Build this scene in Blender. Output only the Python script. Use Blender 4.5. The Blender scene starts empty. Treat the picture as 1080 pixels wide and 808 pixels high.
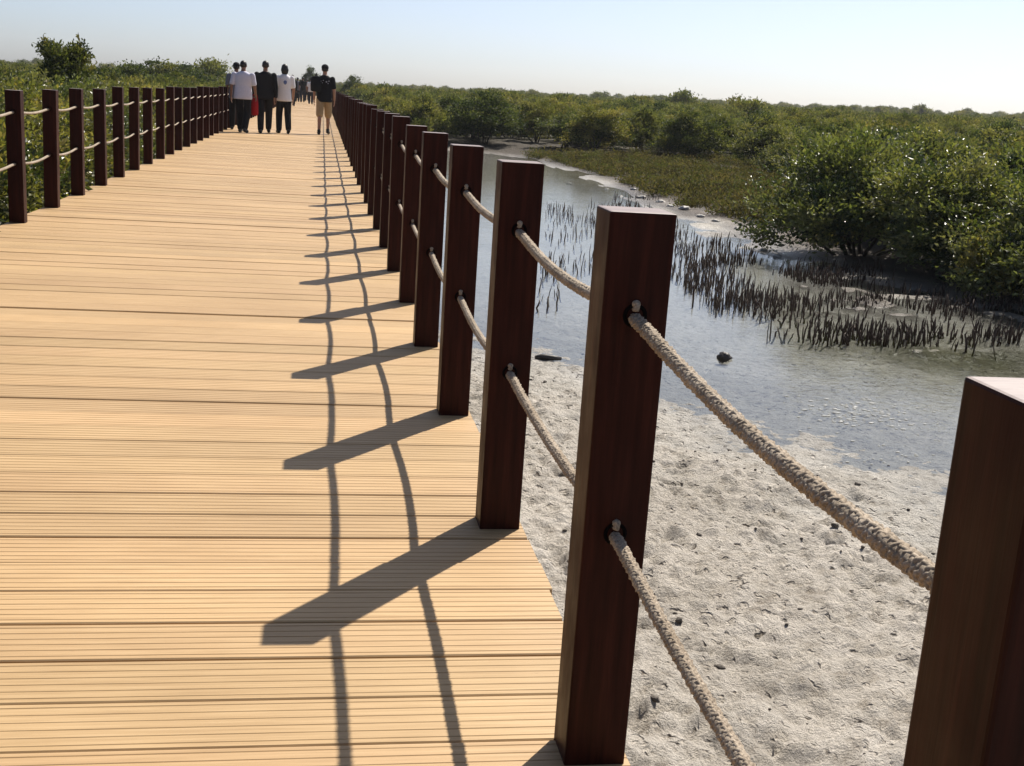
import bpy, bmesh, math, random
import numpy as np
from mathutils import Vector, Matrix

S = bpy.context.scene
COL = S.collection
R = math.radians
rng = np.random.default_rng(7)
random.seed(7)

# ------------------------------------------------------------------ camera, sky, sun, exposure
CAM_Z = 1.2094
F_PX, PITCH, ROLL, YAW = 1240.85, 0.2367, -0.0665, 0.1711
cam_d = bpy.data.cameras.new('camera'); cam = bpy.data.objects.new('camera', cam_d); COL.objects.link(cam)
S.camera = cam
cam_d.sensor_width = 36.0; cam_d.lens = 36.0 * F_PX / 1080.0
cam_d.clip_start = 0.05; cam_d.clip_end = 6000.0
_r0 = Vector((math.cos(YAW), -math.sin(YAW), 0)); _fh = Vector((math.sin(YAW), math.cos(YAW), 0)); _z = Vector((0, 0, 1))
_up0 = _fh * math.sin(PITCH) + _z * math.cos(PITCH)
_fw = _fh * math.cos(PITCH) - _z * math.sin(PITCH)
_X = _r0 * math.cos(ROLL) - _up0 * math.sin(ROLL)
_U = _r0 * math.sin(ROLL) + _up0 * math.cos(ROLL)
cam.matrix_world = Matrix(((_X.x, _U.x, -_fw.x, 0), (_X.y, _U.y, -_fw.y, 0), (_X.z, _U.z, -_fw.z, CAM_Z), (0, 0, 0, 1)))

SUN = Vector((0.576, 0.713, 1.03)).normalized()
SUN_EL = math.asin(SUN.z); SUN_AZ = math.atan2(SUN.x, SUN.y)
w = bpy.data.worlds.new('World'); S.world = w; w.use_nodes = True
nt = w.node_tree; bg = nt.nodes['Background']
sky = nt.nodes.new('ShaderNodeTexSky'); sky.sky_type = 'NISHITA'; sky.sun_disc = False
sky.sun_elevation = SUN_EL; sky.sun_rotation = SUN_AZ
sky.altitude = 0.0; sky.air_density = 0.6; sky.dust_density = 1.2; sky.ozone_density = 3.6
hsv = nt.nodes.new('ShaderNodeHueSaturation'); hsv.inputs['Saturation'].default_value = 0.8   # a milky, humid sky
nt.links.new(sky.outputs[0], hsv.inputs['Color']); nt.links.new(hsv.outputs[0], bg.inputs[0]); bg.inputs[1].default_value = 0.086
sun_d = bpy.data.lights.new('sun', 'SUN'); sun_d.energy = 5.0; sun_d.angle = R(0.5); sun_d.color = (1.0, 0.93, 0.82)
sun = bpy.data.objects.new('sun', sun_d); COL.objects.link(sun)
sun.rotation_euler = SUN.to_track_quat('Z', 'Y').to_euler()
S.view_settings.view_transform = 'Standard'; S.view_settings.look = 'None'
S.view_settings.exposure = 0.63; S.view_settings.gamma = 1.0; S.view_settings.use_curve_mapping = False
S.cycles.max_bounces = 6; S.cycles.diffuse_bounces = 3; S.cycles.glossy_bounces = 3
S.cycles.transmission_bounces = 4; S.cycles.transparent_max_bounces = 12
S.cycles.sample_clamp_indirect = 4.0
try: S.cycles.use_denoising = True
except Exception: pass

# ------------------------------------------------------------------ helpers
def tag(o, label=None, cat=None, group=None, kind=None):
    if label: o['label'] = label
    if cat: o['category'] = cat
    if group: o['group'] = group
    if kind: o['kind'] = kind
    return o

def empty(name, loc=(0, 0, 0), rz=0.0, label=None, cat=None, group=None):
    o = bpy.data.objects.new(name, None); COL.objects.link(o)
    o.empty_display_size = 0.2
    o.location = loc; o.rotation_euler = (0, 0, rz)
    return tag(o, label, cat, group)

def link(name, me, parent=None):
    o = bpy.data.objects.new(name, me); COL.objects.link(o)
    if parent is not None: o.parent = parent
    return o

def np_mesh(name, V, Fq=None, Ft=None, mats=(), smooth=False, mat_idx=None, colors=None):
    """mesh from arrays: V (n,3), quads (m,4) and/or triangles (k,3), per-vertex colours"""
    V = np.asarray(V, dtype=np.float32)
    loops = []; starts = []; tot = 0
    nf = 0
    if Fq is not None and len(Fq):
        Fq = np.asarray(Fq, dtype=np.int32); loops.append(Fq.ravel()); starts.append(np.arange(len(Fq)) * 4); tot += Fq.size; nf += len(Fq)
    if Ft is not None and len(Ft):
        Ft = np.asarray(Ft, dtype=np.int32); loops.append(Ft.ravel()); starts.append(tot + np.arange(len(Ft)) * 3); nf += len(Ft)
    L = np.concatenate(loops); st = np.concatenate(starts).astype(np.int32)
    me = bpy.data.meshes.new(name)
    me.vertices.add(len(V)); me.vertices.foreach_set('co', V.ravel())
    me.loops.add(len(L)); me.loops.foreach_set('vertex_index', L)
    me.polygons.add(nf); me.polygons.foreach_set('loop_start', st)
    if mat_idx is not None: me.polygons.foreach_set('material_index', np.asarray(mat_idx, dtype=np.int32))
    me.polygons.foreach_set('use_smooth', np.full(nf, smooth))
    me.update(calc_edges=True)
    if colors is not None:
        a = me.color_attributes.new('tint', 'FLOAT_COLOR', 'POINT')
        c = np.ones((len(V), 4), dtype=np.float32); c[:, :3] = colors
        a.data.foreach_set('color', c.ravel())
    for m in mats: me.materials.append(m)
    return me

class MB:
    """collects tubes, boxes and lofts as plain lists"""
    def __init__(s): s.v = []; s.f = []; s.m = []
    def tube(s, pts, rad, seg=8, mat=0, cap=True):
        pts = [Vector(p) for p in pts]
        n = len(pts); base = len(s.v); ref = None
        for i, p in enumerate(pts):
            t = (pts[min(i + 1, n - 1)] - pts[max(i - 1, 0)])
            if t.length < 1e-9: t = Vector((0, 0, 1))
            t.normalize()
            if ref is None:
                ref = Vector((1, 0, 0)) if abs(t.x) < .8 else Vector((0, 1, 0))
            a = (ref - t * ref.dot(t)).normalized(); b = t.cross(a); ref = a
            r = rad[i] if hasattr(rad, '__len__') else rad
            for k in range(seg):
                an = 2 * math.pi * k / seg
                s.v.append(p + (a * math.cos(an) + b * math.sin(an)) * r)
        for i in range(n - 1):
            for k in range(seg):
                k2 = (k + 1) % seg
                s.f.append((base + i * seg + k, base + i * seg + k2, base + (i + 1) * seg + k2, base + (i + 1) * seg + k)); s.m.append(mat)
        if cap:
            s.f.append(tuple(base + k for k in reversed(range(seg)))); s.m.append(mat)
            s.f.append(tuple(base + (n - 1) * seg + k for k in range(seg))); s.m.append(mat)
        return s
    def box(s, c, d, mat=0):
        b = len(s.v); x, y, z = d[0] / 2, d[1] / 2, d[2] / 2
        for i in (-1, 1):
            for j in (-1, 1):
                for k in (-1, 1): s.v.append(Vector((c[0] + i * x, c[1] + j * y, c[2] + k * z)))
        for f in ((0, 1, 3, 2), (4, 6, 7, 5), (0, 4, 5, 1), (2, 3, 7, 6), (0, 2, 6, 4), (1, 5, 7, 3)):
            s.f.append(tuple(b + i for i in f)); s.m.append(mat)
        return s
    def ball(s, c, r, seg=12, rings=8, mat=0):
        r = r if hasattr(r, '__len__') else (r, r, r)
        b = len(s.v); c = Vector(c)
        s.v.append(c + Vector((0, 0, -r[2])))
        for i in range(1, rings):
            ph = -math.pi / 2 + math.pi * i / rings
            for k in range(seg):
                th = 2 * math.pi * k / seg
                s.v.append(c + Vector((r[0] * math.cos(ph) * math.cos(th), r[1] * math.cos(ph) * math.sin(th), r[2] * math.sin(ph))))
        s.v.append(c + Vector((0, 0, r[2]))); top = len(s.v) - 1
        for k in range(seg):
            s.f.append((b, b + 1 + (k + 1) % seg, b + 1 + k)); s.m.append(mat)
            for i in range(rings - 2):
                o = b + 1 + i * seg
                s.f.append((o + k, o + (k + 1) % seg, o + seg + (k + 1) % seg, o + seg + k)); s.m.append(mat)
            o = b + 1 + (rings - 2) * seg
            s.f.append((o + k, o + (k + 1) % seg, top)); s.m.append(mat)
        return s
    def loft(s, rings, seg=16, mat=0):
        """rings of (cx, cy, cz, rx, ry), closed at both ends"""
        b = len(s.v)
        for (cx, cy, cz, rx, ry) in rings:
            for k in range(seg):
                th = 2 * math.pi * k / seg
                s.v.append(Vector((cx + rx * math.cos(th), cy + ry * math.sin(th), cz)))
        for i in range(len(rings) - 1):
            for k in range(seg):
                k2 = (k + 1) % seg
                s.f.append((b + i * seg + k, b + i * seg + k2, b + (i + 1) * seg + k2, b + (i + 1) * seg + k)); s.m.append(mat)
        s.f.append(tuple(b + k for k in reversed(range(seg)))); s.m.append(mat)
        n = b + (len(rings) - 1) * seg
        s.f.append(tuple(n + k for k in range(seg))); s.m.append(mat)
        return s
    def mesh(s, name, mats, smooth=True):
        me = bpy.data.meshes.new(name); me.from_pydata([tuple(v) for v in s.v], [], s.f)
        for m in (mats if isinstance(mats, (list, tuple)) else [mats]): me.materials.append(m)
        me.polygons.foreach_set('material_index', s.m)
        me.polygons.foreach_set('use_smooth', [smooth] * len(me.polygons))
        me.update(); return me
    def build(s, name, mats, parent=None, smooth=True):
        return link(name, s.mesh(name, mats, smooth), parent)

def vnoise(x, y, seed=0):
    xi = np.floor(x).astype(np.int64); yi = np.floor(y).astype(np.int64)
    fx = x - xi; fy = y - yi; fx = fx * fx * (3 - 2 * fx); fy = fy * fy * (3 - 2 * fy)
    def h(a, b):
        n = (a * 374761393 + b * 668265263 + seed * 974711) & 0x7fffffff
        n = ((n ^ (n >> 13)) * 1274126177) & 0x7fffffff
        n = (n ^ (n >> 16)) & 0xffff
        return n / 65535.0
    return (h(xi, yi) * (1 - fx) + h(xi + 1, yi) * fx) * (1 - fy) + (h(xi, yi + 1) * (1 - fx) + h(xi + 1, yi + 1) * fx) * fy
def fbm(x, y, seed=0, o=4):
    s = 0; a = .5
    for i in range(o): s = s + a * (vnoise(x * 2 ** i, y * 2 ** i, seed + i * 17) - .5); a *= .5
    return s

# pixel of the photograph -> point on the horizontal plane z / at the depth Y
def ray(u, v):
    return (_X * (u - 540) / F_PX - _U * (v - 404) / F_PX + _fw)
def at(u, v, z=0.0):
    d = ray(u, v); t = (z - CAM_Z) / d.z
    return Vector((d.x * t, d.y * t, z))
def at_y(u, v, y):
    d = ray(u, v); t = y / d.y
    return Vector((d.x * t, y, CAM_Z + d.z * t))

# ------------------------------------------------------------------ materials
def mat(name):
    m = bpy.data.materials.new(name); m.use_nodes = True
    return m, m.node_tree, m.node_tree.nodes['Principled BSDF']
def N(nt, t, **kw):
    n = nt.nodes.new(t)
    for k, v in kw.items():
        if k in n.inputs: n.inputs[k].default_value = v
        else: setattr(n, k, v)
    return n
def ramp(nt, src, stops):
    n = nt.nodes.new('ShaderNodeValToRGB'); e = n.color_ramp.elements
    while len(e) < len(stops): e.new(.5)
    for i, (p, c) in enumerate(stops):
        e[i].position = p; e[i].color = (*c, 1) if len(c) == 3 else c
    nt.links.new(src, n.inputs[0]); return n
def bump(nt, p, h, strength, dist):
    b = N(nt, 'ShaderNodeBump'); b.inputs['Strength'].default_value = strength; b.inputs['Distance'].default_value = dist
    nt.links.new(h, b.inputs['Height']); nt.links.new(b.outputs[0], p.inputs['Normal']); return b
def mapping(nt, scale, coord='Object'):
    tc = N(nt, 'ShaderNodeTexCoord'); mp = N(nt, 'ShaderNodeMapping'); mp.inputs['Scale'].default_value = scale
    nt.links.new(tc.outputs[coord], mp.inputs[0]); return mp.outputs[0]
def noise(nt, vec, scale, detail=4, rough=.6):
    n = N(nt, 'ShaderNodeTexNoise'); n.inputs['Scale'].default_value = scale; n.inputs['Detail'].default_value = detail; n.inputs['Roughness'].default_value = rough
    nt.links.new(vec, n.inputs['Vector']); return n.outputs['Fac']
def mixc(nt, fac, a, b, mode='MIX'):
    n = N(nt, 'ShaderNodeMix', data_type='RGBA', blend_type=mode)
    for s, v in ((n.inputs[0], fac), (n.inputs[6], a), (n.inputs[7], b)):
        if isinstance(v, (int, float)): s.default_value = v
        elif isinstance(v, tuple): s.default_value = (*v, 1)
        else: nt.links.new(v, s)
    return n.outputs[2]

# decking
M_DECK, nt, p = mat('composite_decking')
at_ = N(nt, 'ShaderNodeVertexColor', layer_name='tint')
g = noise(nt, mapping(nt, (1.2, 34, 34)), 3.0, 5, .65)
big = noise(nt, mapping(nt, (.9, 1.3, 1)), 1.0, 4, .6)
c1 = ramp(nt, g, [(.3, (.385, .248, .118)), (.55, (.475, .318, .160)), (.75, (.525, .365, .197))])
c2 = mixc(nt, 1.0, c1.outputs[0], at_.outputs[0], 'MULTIPLY')
c3 = ramp(nt, big, [(.3, (.86, .84, .82)), (.6, (1, 1, 1)), (.8, (1.05, 1.04, 1.05))])
c4 = mixc(nt, 1.0, c2, c3.outputs[0], 'MULTIPLY')
spk = noise(nt, mapping(nt, (9, 22, 20)), 3.0, 3, .7)
c5 = ramp(nt, spk, [(.72, (1, 1, 1)), (.8, (.72, .66, .6))])
nt.links.new(mixc(nt, 1.0, c4, c5.outputs[0], 'MULTIPLY'), p.inputs['Base Color'])
p.inputs['Roughness'].default_value = .58; p.inputs['Specular IOR Level'].default_value = .35
bump(nt, p, g, .35, .002)

# post wood
def wood_mat(name, a, b, c, rough=.42):
    m, nt, p = mat(name)
    oi = N(nt, 'ShaderNodeObjectInfo')
    g = noise(nt, mapping(nt, (26, 26, 1.5)), 2.2, 5, .62)
    cr = ramp(nt, g, [(.28, a), (.55, b), (.78, c)])
    v = ramp(nt, oi.outputs['Random'], [(0, (.82, .8, .8)), (1, (1.15, 1.1, 1.06))])
    nt.links.new(mixc(nt, 1.0, cr.outputs[0], v.outputs[0], 'MULTIPLY'), p.inputs['Base Color'])
    sc = noise(nt, mapping(nt, (9, 9, 5)), 1.5, 4, .6); p.inputs['Specular IOR Level'].default_value = .09
    rr = ramp(nt, sc, [(.3, (rough - .06,) * 3), (.7, (rough + .14,) * 3)])
    nt.links.new(rr.outputs[0], p.inputs['Roughness'])
    bump(nt, p, g, .3, .0015)
    return m
M_POST = wood_mat('stained_post_wood', (.014, .0034, .0021), (.031, .0078, .0048), (.054, .0142, .0088))
M_POSTTOP, nt, p = mat('pale_post_top')  # tops paler than the stained sides
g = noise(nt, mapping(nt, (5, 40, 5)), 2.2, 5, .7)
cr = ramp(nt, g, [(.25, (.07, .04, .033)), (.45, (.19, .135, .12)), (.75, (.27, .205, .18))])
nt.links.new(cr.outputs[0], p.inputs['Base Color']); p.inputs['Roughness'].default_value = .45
bump(nt, p, g, .3, .002)
M_HOLE, nt, p = mat('hole_shade_ring'); p.inputs['Base Color'].default_value = (.003, .002, .002, 1); p.inputs['Roughness'].default_value = .9; p.inputs['Specular IOR Level'].default_value = .1  # near-black ring, its colour stands in for the shade inside a drilled hole

# rope
M_ROPE, nt, p = mat('weathered_rope')
g = noise(nt, mapping(nt, (60, 60, 60)), 4.0, 4, .7); g2 = noise(nt, mapping(nt, (5, 5, 5)), 2.0, 3, .6)
cr = ramp(nt, g, [(.3, (.13, .10, .07)), (.55, (.36, .295, .225)), (.75, (.50, .43, .34))])
dr = ramp(nt, g2, [(.35, (.72, .68, .62)), (.65, (1, 1, 1))])
nt.links.new(mixc(nt, 1.0, cr.outputs[0], dr.outputs[0], 'MULTIPLY'), p.inputs['Base Color'])
p.inputs['Roughness'].default_value = .85
bump(nt, p, g, .6, .002)

# leaves: the tint attribute is the leaf colour, inside crowns darkened to paint shade
def leaf_mat(name, rough=.38, transl=.3, spec=.5):
    m, nt, p = mat(name)
    a = N(nt, 'ShaderNodeVertexColor', layer_name='tint')
    oi = N(nt, 'ShaderNodeObjectInfo')
    v = ramp(nt, oi.outputs['Random'], [(0, (.72, .80, .78)), (.5, (1, 1, 1)), (1, (1.3, 1.14, .9))])
    c = mixc(nt, 1.0, a.outputs[0], v.outputs[0], 'MULTIPLY')
    nt.links.new(c, p.inputs['Base Color'])
    p.inputs['Roughness'].default_value = rough; p.inputs['Specular IOR Level'].default_value = spec
    t = N(nt, 'ShaderNodeBsdfTranslucent'); nt.links.new(mixc(nt, 1.0, c, (1.2, 1.25, .55), 'MULTIPLY'), t.inputs[0])
    mx = N(nt, 'ShaderNodeMixShader'); mx.inputs[0].default_value = transl
    nt.links.new(p.outputs[0], mx.inputs[1]); nt.links.new(t.outputs[0], mx.inputs[2])
    nt.links.new(mx.outputs[0], nt.nodes['Material Output'].inputs[0])
    return m
M_LEAF = leaf_mat('mangrove_leaf', .40, .36, .6)
M_LEAF_FAR = leaf_mat('distant_leaf', .6, .36, .25)
M_BARK, nt, p = mat('dark_bark')
g = noise(nt, mapping(nt, (14, 14, 5)), 3.0, 4, .6)
cr = ramp(nt, g, [(.3, (.02, .014, .01)), (.7, (.075, .058, .045))]); nt.links.new(cr.outputs[0], p.inputs['Base Color']); p.inputs['Roughness'].default_value = .85
M_ROOT, nt, p = mat('wet_root_bark')
oi = N(nt, 'ShaderNodeObjectInfo')
g = noise(nt, mapping(nt, (30, 30, 9)), 3.0, 3, .6)
cr = ramp(nt, g, [(.3, (.016, .010, .007)), (.7, (.08, .052, .037))]); nt.links.new(cr.outputs[0], p.inputs['Base Color']); p.inputs['Roughness'].default_value = .7; p.inputs['Specular IOR Level'].default_value = .25

# ground: colour zones come as a vertex attribute, the rest is noise
M_GROUND, nt, p = mat('tidal_flat_ground')
a = N(nt, 'ShaderNodeVertexColor', layer_name='tint')
vec = mapping(nt, (1, 1, 1))
n1 = noise(nt, vec, 9.0, 6, .72); n2 = noise(nt, vec, 70.0, 5, .75); n3 = noise(nt, vec, 1.3, 4, .6)
vo = N(nt, 'ShaderNodeTexVoronoi'); vo.inputs['Scale'].default_value = 13.0; vo.inputs['Randomness'].default_value = 1.0
dist = N(nt, 'ShaderNodeVectorMath', operation='ADD'); nsv = N(nt, 'ShaderNodeTexNoise'); nsv.inputs['Scale'].default_value = 18.0
nt.links.new(vec, nsv.inputs['Vector']); sc_ = N(nt, 'ShaderNodeVectorMath', operation='SCALE'); sc_.inputs['Scale'].default_value = .12
nt.links.new(nsv.outputs['Color'], sc_.inputs[0]); nt.links.new(vec, dist.inputs[0]); nt.links.new(sc_.outputs[0], dist.inputs[1]); nt.links.new(dist.outputs[0], vo.inputs['Vector'])
pit = ramp(nt, vo.outputs['Distance'], [(.10, (.30, .27, .24)), (.27, (1, 1, 1))])  # damp pit hollows, their shade darkened into the ground colour too
m1 = ramp(nt, n1, [(.3, (.60, .57, .53)), (.5, (1, 1, 1)), (.72, (1.14, 1.14, 1.15))])
m2 = ramp(nt, n2, [(.28, (.42, .40, .37)), (.46, (1, 1, 1)), (.7, (1.15, 1.15, 1.15))])
m3 = ramp(nt, n3, [(.35, (.86, .85, .83)), (.65, (1.06, 1.06, 1.06))])
c = mixc(nt, 1.0, a.outputs[0], m1.outputs[0], 'MULTIPLY'); c = mixc(nt, 1.0, c, m2.outputs[0], 'MULTIPLY'); c = mixc(nt, 1.0, c, m3.outputs[0], 'MULTIPLY')
pm = ramp(nt, n1, [(.42, (0, 0, 0)), (.56, (1, 1, 1))])
c = mixc(nt, pm.outputs[0], c, mixc(nt, 1.0, c, pit.outputs[0], 'MULTIPLY'))
nt.links.new(c, p.inputs['Base Color'])
geo = N(nt, 'ShaderNodeNewGeometry'); sx = N(nt, 'ShaderNodeSeparateXYZ'); nt.links.new(geo.outputs['Position'], sx.inputs[0])
wet = N(nt, 'ShaderNodeMapRange'); wet.inputs['From Min'].default_value = -.90; wet.inputs['From Max'].default_value = -.84; wet.inputs['To Min'].default_value = .32; wet.inputs['To Max'].default_value = .95
nt.links.new(sx.outputs[2], wet.inputs[0]); nt.links.new(wet.outputs[0], p.inputs['Roughness'])
p.inputs['Specular IOR Level'].default_value = .4
hs = N(nt, 'ShaderNodeMath', operation='MULTIPLY_ADD'); hs.inputs[1].default_value = .3
nt.links.new(n2, hs.inputs[0]); nt.links.new(n1, hs.inputs[2])
hp = N(nt, 'ShaderNodeMath', operation='MULTIPLY_ADD'); hp.inputs[1].default_value = .55
nt.links.new(pit.outputs[0], hp.inputs[0]); nt.links.new(hs.outputs[0], hp.inputs[2])
bump(nt, p, hp.outputs[0], 1.0, .07)

# water: fresnel mix of a clear sheet and a mirror with small ripples
M_WATER, nt, p = mat('shallow_water')
vec = mapping(nt, (1.0, 1.0, 1.0))
n1 = noise(nt, vec, 2.2, 4, .6); n2 = noise(nt, mapping(nt, (5, 9, 1)), 1.6, 4, .65)
hh = N(nt, 'ShaderNodeMath', operation='MULTIPLY_ADD'); hh.inputs[1].default_value = .6; nt.links.new(n2, hh.inputs[0]); nt.links.new(n1, hh.inputs[2])
b = N(nt, 'ShaderNodeBump'); b.inputs['Strength'].default_value = .18; b.inputs['Distance'].default_value = .02; nt.links.new(hh.outputs[0], b.inputs['Height'])
fr = N(nt, 'ShaderNodeFresnel'); fr.inputs['IOR'].default_value = 1.46; nt.links.new(b.outputs[0], fr.inputs['Normal'])
gl = N(nt, 'ShaderNodeBsdfGlossy'); gl.inputs['Roughness'].default_value = .03; nt.links.new(b.outputs[0], gl.inputs['Normal'])
tr = N(nt, 'ShaderNodeBsdfTransparent'); tr.inputs[0].default_value = (.91, .94, .945, 1)
mx = N(nt, 'ShaderNodeMixShader'); nt.links.new(fr.outputs[0], mx.inputs[0]); nt.links.new(tr.outputs[0], mx.inputs[1]); nt.links.new(gl.outputs[0], mx.inputs[2])
nt.links.new(mx.outputs[0], nt.nodes['Material Output'].inputs[0]); nt.nodes.remove(p)

def plain(name, col, rough=.8, nscale=0, spec=.4, var=.25):
    m, nt, p = mat(name)
    p.inputs['Roughness'].default_value = rough; p.inputs['Specular IOR Level'].default_value = spec
    if nscale:
        g = noise(nt, mapping(nt, (1, 1, 1)), nscale, 4, .6)
        cr = ramp(nt, g, [(.3, tuple(x * (1 - var) for x in col)), (.7, tuple(x * (1 + var) for x in col))])
        nt.links.new(cr.outputs[0], p.inputs['Base Color']); bump(nt, p, g, .3, .004)
    else: p.inputs['Base Color'].default_value = (*col, 1)
    return m
M_STONE = plain('dark_wet_stone', (.035, .03, .027), .55, 20)
M_CLOD = plain('mud_clod', (.10, .085, .07), .8, 20)
M_PALE = plain('pale_shell_mud', (.42, .40, .37), .7, 14)
M_FOAM = plain('white_foam', (.5, .5, .48), .9, 30, .1, .1)
M_BEAM = plain('grey_brown_beam', (.10, .07, .05), .8, 8)

# ------------------------------------------------------------------ ground and water
WZ = -0.9
POLY = [(16, -6), (13, 3), (11, 9), (9.2, 13.4), (7.9, 15.2), (7.35, 17.6), (7.9, 20.6), (7.55, 23.2), (7.35, 26.1), (7.75, 30.6), (8.2, 36), (7.9, 41), (7.2, 45.2), (4.8, 46.6),
        (1.5, 46.5), (-1.4, 45), (-2.0, 30), (-2.0, 16.5), (-.5, 12.9), (1.7, 9.3), (2.8, 7.5), (3.6, 6.1), (5.6, 2.7), (7.2, -.2), (10, -6)]
PA = np.array(POLY, dtype=float)
def signed(x, y):
    """distance to the waterline, negative inside the water"""
    d = np.full(x.shape, 1e9); ins = np.zeros(x.shape, bool)
    n = len(PA)
    for i in range(n):
        ax, ay = PA[i]; bx, by = PA[(i + 1) % n]
        ex, ey = bx - ax, by - ay
        t = np.clip(((x - ax) * ex + (y - ay) * ey) / (ex * ex + ey * ey), 0, 1)
        d = np.minimum(d, np.hypot(x - ax - t * ex, y - ay - t * ey))
        c = ((ay > y) != (by > y)) & (x < ex * (y - ay) / (ey if abs(ey) > 1e-9 else 1e-9) + ax)
        ins ^= c
    return np.where(ins, -d, d)
def rise(x, y):
    D = np.hypot(x, y); az = np.degrees(np.arctan2(x, np.maximum(y, 1e-3)))
    k = np.clip(az, 0, 34) * .00036
    return k * np.maximum(D - 45, 0) * 1.0
def sandiness(x, y):
    """1 on the pale near flat, 0 on the dark mangrove mud"""
    line = (x - 2.8) * .86 + (y - 7.5) * .511
    s = 1 / (1 + np.exp((line - 1.6) * 2.4))
    return s * (1 / (1 + np.exp((-x - .6) * 2.0)))
def ground_z(x, y):
    sd = signed(x, y) + fbm(x * .7, y * .7, 3) * 1.1
    s = sandiness(x, y)
    up = WZ + .004 + np.minimum(np.maximum(sd, 0) * .055, .26)
    dn = WZ + .004 + np.maximum(np.minimum(sd, 0) * .035, -.10)
    z = np.where(sd > 0, up, dn)
    z = z + fbm(x * 1.6, y * 1.6, 11) * .05 + (fbm(x * 4.2, y * 4.2, 23, 5) * .11 + fbm(x * 2.2, y * 8, 29, 3) * .05 + np.abs(fbm(x * 9, y * 9, 37, 3)) * .11 - np.clip(fbm(x * 7, y * 8, 43, 2) - .16, 0, 1) * .30 + fbm(x * 17, y * 21, 47, 2) * .05 - np.clip(fbm(x * 14, y * 15, 53, 2) - .14, 0, 1) * .22) * (.35 + .65 * np.clip((z - WZ) * 14, 0, 1))
    pit = np.clip(fbm(x * 3.3, y * 3.3, 31, 3) - .13, 0, 1)
    z = z - pit * .16 * np.clip((z - WZ) * 14, 0, 1)
    isl = np.exp(-(((x - 6.6) / 1.3) ** 2 + ((y - 10.4) / .9) ** 2)) + .8 * np.exp(-(((x - 6.2) / 2.2) ** 2 + ((y - 13.2) / 1.5) ** 2)) + .6 * np.exp(-(((x - 7.2) / .9) ** 2 + ((y - 21.5) / 3) ** 2))
    z = z + isl * np.clip(.3 + fbm(x * 2.1, y * 3.0, 61, 4) * 1.6, -.1, 1) * .21
    far = np.clip((np.hypot(x, y) - 60) / 60, 0, 1)
    return z + rise(x, y) + far * fbm(x * .02, y * .02, 5) * .7

def graded(lo, hi, step, a, b, grow=1.13):
    m = list(np.arange(lo, hi, step)); up = [m[-1]]; st = step
    while up[-1] < b: st *= grow; up.append(up[-1] + st)
    dn = [m[0]]; st = step
    while dn[-1] > a: st *= grow; dn.append(dn[-1] - st)
    return np.array(dn[:0:-1] + m + up[1:])
gx = graded(.3, 6.0, .019, -420, 640, 1.09); gy = graded(1.2, 10.5, .022, -60, 760, 1.07)
GX, GY = np.meshgrid(gx, gy)
GZ = ground_z(GX, GY)
V = np.stack([GX, GY, GZ], -1).reshape(-1, 3)
nx, ny = len(gx), len(gy)
ii = (np.arange(ny - 1)[:, None] * nx + np.arange(nx - 1)[None, :]).ravel()
Fq = np.stack([ii, ii + 1, ii + nx + 1, ii + nx], 1)
s = sandiness(GX, GY)[..., None]
sand = np.array([.53, .487, .43]); mud = np.array([.055, .043, .034]); litter = np.array([.045, .042, .02]); algae = np.array([.10, .092, .03]); wetc = np.array([.43, .405, .36])
hgt = np.clip((GZ + .03 * fbm(GX * 2, GY * 2, 91) - (WZ + .005)) / .10, 0, 1)[..., None]
hgt = np.maximum(hgt, np.clip((WZ - .03 - GZ) / .05, 0, 1)[..., None])
sdc = (signed(GX, GY) + fbm(GX * .9, GY * .9, 41) * 2.2)[..., None]
dk = np.clip((sdc + 1.3) / 1.4, 0, 1)
flat_c = np.array([.58, .55, .49])
C = (sand * hgt + wetc * (1 - hgt)) * s + (1 - s) * (mud * dk + flat_c * (1 - dk))
D = np.hypot(GX, GY)[..., None]
sdg = signed(GX, GY)[..., None]
fl = np.clip((sdg - .1) / .5, 0, 1) * np.clip((1.0 - sdg) / .7, 0, 1) * (1 - s) * np.clip((GX - 5.5) / .5, 0, 1)[..., None] * np.clip((GY - 17.5) / 2, 0, 1)[..., None]
fl = fl * (.12 + .6 * np.clip((32 - GY) / 5, 0, 1)[..., None])
C = C * (1 - fl) + np.array([.26, .22, .19]) * fl
islc = np.clip(1.3 * np.exp(-(((GX - 6.3) / 2.4) ** 2 + ((GY - 12.6) / 2.2) ** 2)), 0, 1)[..., None] * np.clip((GZ - (WZ - .05)) / .05, 0, 1)[..., None]
C = C * (1 - islc) + np.array([.075, .055, .038]) * islc
ex = np.exp(-(((GX - 6.4) / 1.5) ** 2 + ((GY - 10.3) / 1.1) ** 2))[..., None] * np.clip(.75 + fbm(GX * 2.5, GY * 2.5, 77)[..., None] * 2.6, 0, 1)
C = C * (1 - ex) + algae * ex
far = np.clip((D - 45) / 20, 0, 1); C = C * (1 - far) + litter * far
me = np_mesh('ground', V, Fq, None, [M_GROUND], True, None, C.reshape(-1, 3))
g_o = link('ground', me); tag(g_o, kind='structure')
ws = graded(-4, 10, .5, -6, 17, 1.05)
me = np_mesh('water', [(-5, -5, WZ), (17, -5, WZ), (17, 50, WZ), (-5, 50, WZ)], [(0, 1, 2, 3)], None, [M_WATER])
tag(link('water', me), kind='structure')
_gx, _gy = gx, gy
def gz(x, y): return float(ground_z(np.array([float(x)]), np.array([float(y)]))[0])

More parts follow.
